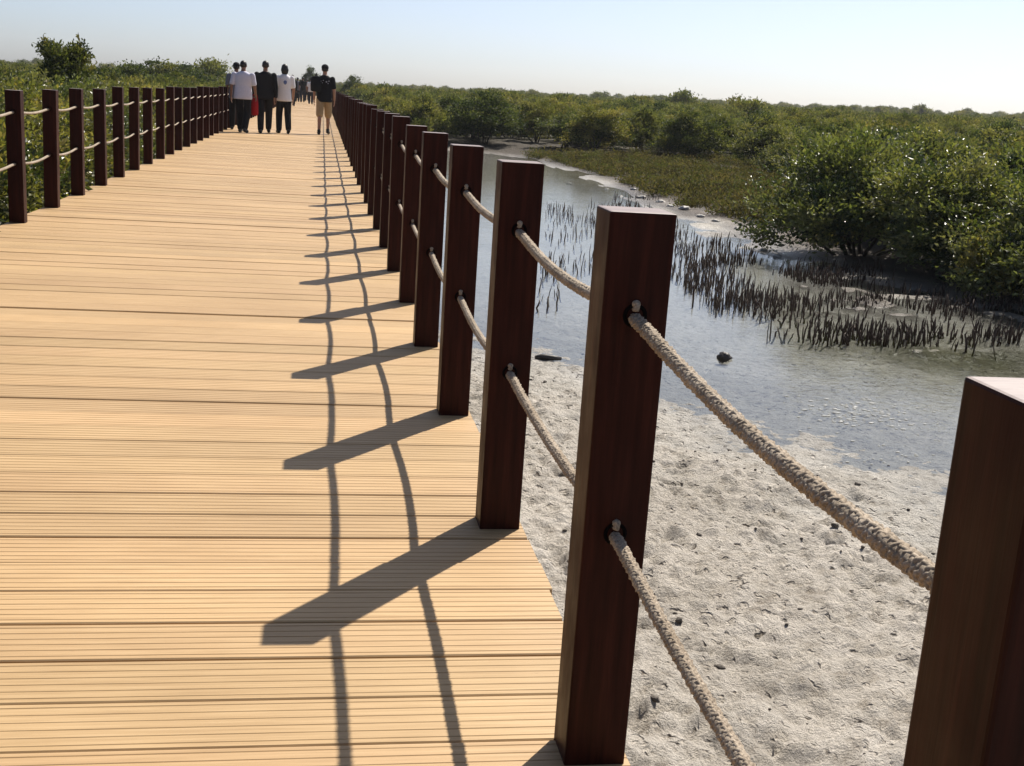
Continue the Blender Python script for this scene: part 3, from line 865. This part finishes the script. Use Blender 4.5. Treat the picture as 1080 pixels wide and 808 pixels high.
# ------------------------------------------------------------------ breathing roots (pneumatophores)
def root_mesh(seed):
    rg = np.random.default_rng(seed); m = MB()
    a = rg.uniform(0, 6.28); b_ = rg.uniform(.01, .05); h = 1.0
    p_ = [Vector((0, 0, -.15))]
    for k in range(1, 6):
        t = k / 5; p_.append(Vector((math.cos(a) * b_ * t + rg.normal(0, .012), math.sin(a) * b_ * t + rg.normal(0, .012), t * h)))
    m.tube(p_, [.030, .028, .026, .026, .022, .008], 6)
    return m.mesh('aerial_root', M_ROOT)
RM = [root_mesh(k) for k in range(8)]
# patches: polygons in the photograph on the water plane, number
PATCH = [([(578, 216), (642, 216), (642, 296), (572, 292)], 190), ([(640, 205), (700, 212), (690, 232), (640, 228)], 110), ([(700, 232), (795, 262), (800, 330), (708, 332)], 380), ([(560, 262), (600, 262), (590, 330), (556, 325)], 30),
         ([(725, 270), (930, 282), (930, 325), (720, 318)], 900), ([(790, 318), (1075, 322), (1075, 372), (930, 362), (800, 352)], 520), ([(930, 295), (1085, 318), (1085, 335), (930, 318)], 200)]
def inpoly(x, y, P):
    c = False
    for i in range(len(P)):
        (ax, ay), (bx, by) = P[i], P[i - 1]
        if (ay > y) != (by > y) and x < (bx - ax) * (y - ay) / (by - ay) + ax: c = not c
    return c
roots = []
for (P, n) in PATCH:
    W_ = [tuple(at(u, v, WZ)[:2]) for (u, v) in P]
    xs = [a_[0] for a_ in W_]; ys = [a_[1] for a_ in W_]
    k = 0; tr2 = 0
    while k < n and tr2 < 60000:
        tr2 += 1
        x = rng.uniform(min(xs), max(xs)); y = rng.uniform(min(ys), max(ys))
        if not inpoly(x, y, W_): continue
        if vnoise(np.array([x * 1.5]), np.array([y * 1.5]), 3)[0] < rng.uniform(0.3, .85): continue
        roots.append((x, y, .03 + .16 * rng.uniform() ** 1.6, rng.uniform(.5, 1.25))); k += 1
roots.sort(key=lambda t: math.hypot(t[0], t[1]))
NROOT = 290
far_root = MB()
for i, (x, y, h, th) in enumerate(roots):
    z = min(gz(x, y), WZ + .05)
    hh = h + max(0, WZ - z)
    tx, ty, rz = rng.normal(0, .16), rng.normal(0, .16), rng.uniform(0, 6.28)
    if i < NROOT:
        o = link('aerial_root', RM[i % 8]); o.location = (x, y, z); o.rotation_euler = (tx, ty, rz); o.scale = (th * .34, th * .34, hh)
        lab = 'thin dark breathing root spike standing in the shallows before the bushes' if x > 4.4 else 'thin dark breathing root spike standing out in the open channel'
        tag(o, lab, 'root', 'breathing roots before the bushes' if x > 4.4 else 'breathing roots in the channel')
    else:
        a_ = rng.uniform(0, 6.28); r_ = .0095 * th; e = Vector((x + tx * hh, y + ty * hh, z + hh))
        far_root.tube([(x, y, z - .1), Vector((x, y, z)).lerp(e, .55) + Vector((rng.normal(0, .006), rng.normal(0, .006), 0)), e], [r_, r_ * .9, r_ * .35], 5)
fo = far_root.build('aerial_roots', M_ROOT); tag(fo, kind='stuff')

# ------------------------------------------------------------------ stones, driftwood, foam, clods
def lump(name, loc, r, m, seed, label, cat, group=None, flat=.55):
    rg = np.random.default_rng(seed); bm = bmesh.new(); bmesh.ops.create_icosphere(bm, subdivisions=3, radius=1)
    ph = rg.uniform(0, 6, 6)
    for v in bm.verts:
        c = v.co; d = 1 + .22 * math.sin(8 * c.x + ph[4]) * math.sin(7 * c.y + 5 * c.z + ph[5]) + .18 * math.sin(3.1 * c.x + ph[0]) * math.sin(2.7 * c.y + ph[1]) + .1 * math.sin(6 * c.z + ph[2] + 4 * c.x) + .05 * math.sin(11 * c.y + ph[3])
        v.co = Vector((c.x * d * r[0], c.y * d * r[1], c.z * d * r[2]))
    me = bpy.data.meshes.new(name); bm.to_mesh(me); bm.free(); me.materials.append(m)
    me.polygons.foreach_set('use_smooth', [True] * len(me.polygons))
    o = link(name, me); o.location = loc; o.rotation_euler = (0, 0, rg.uniform(0, 6)); tag(o, label, cat, group); return o
q = at(764, 378, WZ); lump('stone', (q.x, q.y, WZ + .01), (.065, .05, .045), M_STONE, 3, 'small black stone lying alone in the open shallow water', 'stone')
q = at(578, 381, WZ); dw = MB(); dw.tube([(-.11, 0, .02), (-.05, .01, .028), (.04, -.008, .024), (.11, .004, .018)], [.018, .026, .024, .016], 8)
o = dw.build('driftwood', M_STONE); o.location = (q.x, q.y, gz(q.x, q.y)); tag(o, 'short black piece of driftwood at the waterline beside the posts', 'driftwood')
clods = [(615, 372, .05), (706, 486, .05), (697, 640, .055), (812, 520, .05), (716, 655, .05), (660, 430, .04), (737, 566, .035), (575, 545, .05), (880, 560, .05), (830, 640, .04), (905, 505, .05), (640, 590, .04), (770, 470, .04), (602, 470, .04), (760, 700, .045), (930, 640, .04), (690, 735, .05), (870, 720, .05), (575, 402, .05), (720, 520, .03)]
names_c = 'lump of dark mud lying on the pale sand flat below the ropes'
for i, (u, v, r) in enumerate(clods):
    if i % 2: continue
    r *= .5
    q = at(u, v, -.78); z = gz(q.x, q.y); q = at(u, v, z)
    lump('mud_lump', (q.x, q.y, gz(q.x, q.y) + r * .15), (r * .8, r * .55, r * .4), M_CLOD, 100 + i, names_c, 'mud lump', 'mud lumps on the sand')
# pale stones along the far waterline
for i, (u, v, r) in enumerate([(545, 168, .2), (560, 171, .24), (572, 173, .16), (601, 191, .2), (655, 205, .16), (668, 199, .22), (676, 207, .26), (697, 212, .3), (708, 217, .22), (722, 221, .3), (739, 228, .2), (755, 232, .18), (640, 197, .14), (778, 240, .2), (690, 224, .15), (806, 262, .18), (820, 268, .14)]):
    q = at(u, v, WZ + .05); lump('pale_stone', (q.x, q.y, gz(q.x, q.y) + r * .08), (r * .42, r * .3, r * .16), M_PALE, 300 + i, 'pale mud covered stone on the far waterline below the marsh plants', 'stone', 'pale stones on the far waterline')
# small grains and crumbs all over the near sand
me_v, me_f = [], []
cr = MB()
for k in range(420):
    x = rng.uniform(.7, 5.5); y = rng.uniform(1.4, 10.5)
    if (x - 2.8) * .86 + (y - 7.5) * .511 > .3: continue
    z = gz(x, y); r = .003 + .010 * rng.uniform() ** 3
    cr.ball((x, y, z + r * .3), (r * rng.uniform(.8, 1.6), r * rng.uniform(.7, 1.1), r * .7), 6, 4)
cr_o = cr.build('mud_crumbs', M_CLOD); tag(cr_o, kind='stuff')
fm = MB()
for k in range(230):
    u = rng.normal(900, 34); v = 436 + rng.normal(0, 8) + (u - 900) * .05
    if k > 150: u = rng.uniform(840, 1000); v = rng.uniform(415, 490)
    q = at(u, v, WZ); r = rng.uniform(.006, .022) * (.62 if k <= 150 else .45)
    fm.ball((q.x, q.y, WZ + .002), (r * rng.uniform(1, 2.2), r, r * .35), 7, 4)
tag(fm.build('foam', M_FOAM), kind='stuff')

# ------------------------------------------------------------------ people
M_SKIN = plain('brown_skin', (.19, .095, .06), .55, 12, .4, .1)
M_SKIN2 = plain('tan_skin', (.33, .18, .12), .55, 12, .4, .1)
M_HAIR = plain('black_hair', (.012, .010, .010), .5, 40)
def cloth(name, c, var=.12): return plain(name, c, .9, 26, .2, var)
M_BLACK = cloth('black_cloth', (.011, .011, .013)); M_NAVY = cloth('dark_navy_cloth', (.02, .022, .035)); M_WHITE = cloth('white_cotton', (.72, .70, .72), .05)
M_LILAC = cloth('pale_lilac_cotton', (.55, .54, .64), .05); M_KHAKI = cloth('khaki_cotton', (.36, .25, .135)); M_RED = cloth('red_cloth', (.30, .012, .014)); M_GREY = cloth('grey_cotton', (.16, .16, .19))
M_SHOE = plain('dark_shoe', (.02, .018, .017), .6, 10); M_PRINT = plain('blue_grey_print', (.12, .16, .32), .8, 10)
M_PRINT2 = plain('pale_print', (.30, .29, .33), .8, 10)

def remeshed(name, mb, m, voxel, parent, smooth_it=4):
    me0 = mb.mesh(name, m)
    o = link(name, me0)
    r = o.modifiers.new('r', 'REMESH'); r.mode = 'VOXEL'; r.voxel_size = voxel; r.use_smooth_shade = True
    sm = o.modifiers.new('s', 'SMOOTH'); sm.iterations = smooth_it; sm.factor = .5
    dg = bpy.context.evaluated_depsgraph_get(); ev = o.evaluated_get(dg)
    me = bpy.data.meshes.new_from_object(ev); me.name = name
    o.modifiers.clear(); o.data = me; bpy.data.meshes.remove(me0)
    if not len(me.materials): me.materials.append(m)
    me.polygons.foreach_set('use_smooth', [True] * len(me.polygons))
    o.parent = parent; return o
def limb(mb, pts, rad):
    for (a_, b_, ra, rb) in zip(pts, pts[1:], rad, rad[1:]):
        a_ = Vector(a_); b_ = Vector(b_); n = 7
        mb.tube([a_.lerp(b_, k / (n - 1)) for k in range(n)], [ra + (rb - ra) * k / (n - 1) for k in range(n)], 12)
        mb.ball(a_, ra, 12, 8); mb.ball(b_, rb, 12, 8)

def person(loc, rz, H, label, top, bottom, stride=.16, skin=None, hair='short', sleeves='short', legs='long', cap=False, arms=(.1, -.1), vox=.011, width=1.0, group='walkers on the boardwalk', top_m=None, tail=None):
    k = H / 1.70; skin = skin or M_SKIN
    root = empty('person', loc, rz, label, 'person', group); root.scale = (k, k, k)
    b = MB(); W = width
    b.loft([(0, 0, .80, .06, .06), (0, 0, .84, .13 * W, .095), (0, -.012, .92, .165 * W, .115), (0, 0, 1.02, .15 * W, .105), (0, .005, 1.12, .14 * W, .10), (0, .005, 1.25, .165 * W, .112), (0, 0, 1.36, .175 * W, .105), (0, -.005, 1.42, .13 * W, .08), (0, -.005, 1.46, .06, .055), (0, 0, 1.47, .03, .03)], 20)
    limb(b, [(0, -.005, 1.40), (0, .012, 1.52)], [.062, .055])
    # head: skull, jaw, nose, ears
    b.ball((0, .012, 1.605), (.074, .092, .098), 18, 12); b.ball((0, .045, 1.555), (.055, .06, .06), 14, 10)
    b.ball((0, .108, 1.578), (.012, .018, .02), 8, 6); b.ball((.076, .005, 1.59), (.012, .022, .03), 8, 6); b.ball((-.076, .005, 1.59), (.012, .022, .03), 8, 6)
    b.ball((0, .098, 1.545), (.022, .012, .008), 8, 6); b.ball((0, .094, 1.612), (.05, .014, .012), 10, 6)
    legj, armj = {}, {}
    for sx, sg in ((-1, 1), (1, -1)):
        fy = stride * sg
        hip = (sx * .092 * W, 0, .88); 
        if sg > 0: knee = (sx * .10, fy * .62 + .05, .49); ank = (sx * .10, fy * .95, .085)
        else: knee = (sx * .10, fy * .30 + .06, .48); ank = (sx * .10, fy * 1.0 - .03, .11)
        limb(b, [hip, knee, ank], [.085, .055, .038])
        mid = Vector(knee).lerp(Vector(ank), .3) + Vector((0, -.018, 0)); b.ball(mid, (.05, .055, .09), 12, 8)
        toe = (sx * .115, ank[1] + .15, .035 if sg > 0 else .03)
        limb(b, [(ank[0], ank[1] - .03, ank[2] - .04), toe], [.04, .032])
        legj[sx] = (hip, knee, ank, toe)
        sh = (sx * .188 * W, -.005, 1.375); sw = arms[0] if sx < 0 else arms[1]
        el = (sx * (.235 * W), sw * .35 - .03, 1.10); wr = (sx * (.242 * W), sw + .02, .865)
        limb(b, [sh, el, wr], [.056, .041, .027])
        # hand: palm, four bent fingers of unequal length, a thumb off the side
        pc = Vector(wr) + Vector((0, .012, -.055)); b.ball(pc, (.018, .036, .048), 10, 8)
        for q, (fy_, ln) in enumerate(((.028, .066), (.010, .074), (-.008, .069), (-.025, .054))):
            f0 = pc + Vector((0, fy_, -.035)); f1 = f0 + Vector((-sx * .004, .004, -ln * .55)); f2 = f1 + Vector((-sx * .014, .008, -ln * .45))
            limb(b, [f0, f1, f2], [.0105, .0095, .008])
        t0 = pc + Vector((0, .03, .012)); limb(b, [t0, t0 + Vector((-sx * .01, .026, -.026)), t0 + Vector((-sx * .014, .032, -.052))], [.012, .0105, .009])
        armj[sx] = (sh, el, wr)
    remeshed('body', b, skin, vox * .8, root, 3)
    # top
    t = MB(); g = .022
    hem = .80 if top != 'vest' else .86
    t.loft([(0, -.005, hem, .188 * W, .135), (0, -.005, hem + .05, .192 * W, .138), (0, -.003, .98, .182 * W, .132), (0, .005, 1.12, .17 * W, .125), (0, .005, 1.25, .188 * W, .133), (0, 0, 1.35, .186 * W, .122), (0, -.003, 1.40, .155 * W, .104), (0, -.005, 1.435, .105 * W, .085), (0, -.005, 1.46, .07, .066)], 24)
    for sx in (-1, 1):
        sh, el, wr = [Vector(v) for v in armj[sx]]
        if sleeves == 'long': limb(t, [sh, el, el.lerp(wr, .92)], [.070, .056, .044])
        else: limb(t, [sh + Vector((-sx * .002, 0, -.004)), sh.lerp(el, .74)], [.069, .062])
    shirt = remeshed('shirt', t, top_m or M_WHITE, vox * 1.15, root, 4)
    # bottoms
    l = MB()
    l.loft([(0, 0, .80, .10, .09), (0, 0, .84, .160 * W, .115), (0, -.008, .90, .168 * W, .118), (0, 0, .97, .155 * W, .108)], 20)
    for sx in (-1, 1):
        hip, knee, ank, toe = [Vector(v) for v in legj[sx]]
        if legs == 'long': limb(l, [hip, knee, knee.lerp(ank, .93)], [.098, .088, .074])
        else: limb(l, [hip, hip.lerp(knee, .98)], [.106, .094])
    remeshed('trousers' if legs == 'long' else 'shorts', l, bottom, vox * 1.15, root, 4)
    for sx in (-1, 1):
        hip, knee, ank, toe = [Vector(v) for v in legj[sx]]
        s_ = MB(); limb(s_, [(ank.x, ank.y - .035, .045 if ank.z < .1 else .07), (toe.x, toe.y + .01, .042)], [.046, .043]); s_.ball((ank.x, ank.y - .01, ank.z + .005), (.048, .055, .05), 12, 8)
        remeshed('shoe', s_, M_SHOE, vox, root, 3)
    h = MB()
    h.ball((0, -.006, 1.622), (.083, .096, .094), 18, 12)
    if hair == 'long':
        h.loft([(0, -.05, 1.44, .07, .035), (0, -.045, 1.50, .092, .055), (0, -.03, 1.58, .096, .085), (0, -.012, 1.64, .09, .098)], 18)
    if hair == 'bob': h.ball((0, -.022, 1.565), (.098, .088, .095), 16, 10); h.ball((0, -.03, 1.50), (.085, .06, .05), 14, 8)
    remeshed('hair', h, M_HAIR, vox, root, 3)
    if cap:
        c = MB(); c.ball((0, 0, 1.645), (.092, .106, .085), 18, 12); c.loft([(.0, .10, 1.628, .075, .085), (0, .105, 1.642, .07, .08)], 18)
        remeshed('cap', c, M_BLACK, vox, root, 2)
    return root
F = [('feet',)]
def foot(u, v): return at(u, v, 0)
P1 = foot(247.5, 137.5); p_a = person((P1.x, P1.y + .4, .001), .03, 1.62, 'person in a dark grey top and cap, half hidden behind the pale lilac shirt', 'tee', M_BLACK, .12, M_SKIN, 'short', 'short', 'long', True, (.08, -.08), top_m=M_GREY)
P2 = foot(256, 140); p_b = person((P2.x, P2.y, .001), -.16, 1.66, 'person in a loose pale lilac shirt and black trousers, closest to the shrub side rail', 'tee', M_BLACK, .18, M_SKIN, 'short', 'short', 'long', False, (-.06, .1), top_m=M_LILAC, width=1.18)
P3 = foot(279, 140.5); p_c = person((P3.x, P3.y, .001), .08, 1.70, 'person all in black, long sleeves, walking between the two pale shirts', 'tee', M_BLACK, -.19, M_SKIN, 'short', 'long', 'long', False, (.05, -.05), top_m=M_BLACK, width=1.08)
P4 = foot(299, 141); p_d = person((P4.x, P4.y, .001), .18, 1.66, 'person with bobbed dark hair in a white printed shirt and black trousers', 'tee', M_BLACK, .12, M_SKIN2, 'bob', 'short', 'long', False, (.02, .06), top_m=M_WHITE, width=.98)
prt = MB(); prt.loft([(0, 0, -.05, .012, .004), (0, 0, -.02, .04, .004), (0, 0, .02, .045, .004), (0, 0, .05, .02, .004)], 14)
o = prt.build('shirt_print', M_PRINT, p_d); o.location = (.0, -.132, 1.26)
P5 = foot(341, 142); p_f = person((P5.x, P5.y, .001), -.05, 1.72, 'person in a black shirt, khaki shorts and cap beside the water side rail', 'tee', M_KHAKI, -.22, M_SKIN2, 'short', 'short', 'short', True, (-.04, .05), top_m=M_BLACK, width=1.04)
pr = MB()
for (x, z, r) in ((-.09, 1.31, .016), (-.03, 1.33, .013), (.05, 1.30, .022), (.11, 1.32, .016), (.09, 1.26, .013), (-.05, 1.27, .01)): pr.ball((x, 0, z), (r, .004, r * .9), 8, 6)
o = pr.build('shirt_print', M_PRINT2, p_f); o.location = (0, -.129, 0)
# shoulder bag of the last one, red bag beside the pair
sb = MB(); sb.loft([(0, 0, -.19, .10, .05), (0, 0, -.16, .13, .072), (0, 0, 0, .135, .08), (0, 0, .15, .12, .07), (0, 0, .19, .08, .045)], 18)
so = empty('shoulder_bag', (P5.x - .22, P5.y - .165, 1.25), .15, 'black soft bag slung on the shoulder of the person in khaki shorts', 'bag')
o = sb.build('pouch', M_BLACK, so)
st = MB(); st.tube([(-.02, .0, .17), (.0, .05, .235), (.03, .13, .262), (.05, .21, .245), (.05, .28, .15)], .014, 8); st.build('strap', M_BLACK, o)
rb = MB(); rb.loft([(0, 0, -.24, .07, .05), (0, 0, -.2, .085, .07), (0, 0, 0, .085, .065), (0, 0, .17, .07, .03)], 18)
ro = empty('tote_bag', (P2.x + .27, P2.y + .10, .66), .2, 'red bag hanging beside the person in the pale lilac shirt', 'bag'); ro_p = rb.build('pouch', M_RED, ro)
hd = MB(); hd.tube([(-.06, 0, .165), (-.045, 0, .235), (0, 0, .26), (.045, 0, .235), (.06, 0, .165)], .009, 8); hd.build('handle', M_RED, ro_p)
# walkers further along
far_p = [(308, 112, 1.70, M_BLACK, M_BLACK, 'long', 'person in black with a dark bag just past the white printed shirt', .1), (313.5, 107.5, 1.68, M_GREY, M_BLACK, 'short', 'distant walker in a grey top behind the one with the dark bag', .1),
         (319, 108, 1.72, M_BLACK, M_NAVY, 'short', 'distant walker in a black top in the middle of the far group', -.1), (323.5, 106.5, 1.66, M_NAVY, M_BLACK, 'short', 'distant walker in a navy top beside the black one', .1),
         (327.5, 110, 1.66, M_WHITE, M_NAVY, 'short', 'distant walker in a white top just before the person in khaki shorts', .1), (316.5, 105, 1.62, M_LILAC, M_BLACK, 'short', 'small distant walker in a pale top at the back of the far group', .05)]
for (u, v, H_, tm, bm_, slv, lab, stv) in far_p:
    q = foot(u, v); person((q.x, q.y, .001), rng.normal(0, .1), H_, lab, 'tee', bm_, stv, M_SKIN, 'short', slv, 'long', False, (.06, -.06), vox=.018, top_m=tm)
q = foot(308, 112)
hb = MB(); hb.loft([(0, 0, -.17, .08, .04), (0, 0, -.14, .1, .055), (0, 0, .05, .1, .055), (0, 0, .14, .07, .02)], 14); hb.tube([(-.04, 0, .13), (0, 0, .27), (.04, 0, .13)], .01, 6)
o = hb.build('handbag', M_BLACK); o.location = (q.x + .30, q.y, .62); tag(o, 'small black bag hanging from the hand of the distant person in black', 'bag')

# ------------------------------------------------------------------ air
hz_m = bpy.data.materials.new('haze'); hz_m.use_nodes = True; hz_m.node_tree.nodes.clear()
ho = hz_m.node_tree.nodes.new('ShaderNodeOutputMaterial'); hv = hz_m.node_tree.nodes.new('ShaderNodeVolumePrincipled')
hv.inputs['Color'].default_value = (.93, .95, 1.0, 1); hv.inputs['Density'].default_value = .00022; hv.inputs['Anisotropy'].default_value = .3
hz_m.node_tree.links.new(hv.outputs[0], ho.inputs['Volume'])
hb_ = MB(); hb_.box((110, 340, 8.5), (1360, 1080, 25)); hzo = hb_.build('haze', hz_m, None, False); tag(hzo, kind='stuff')
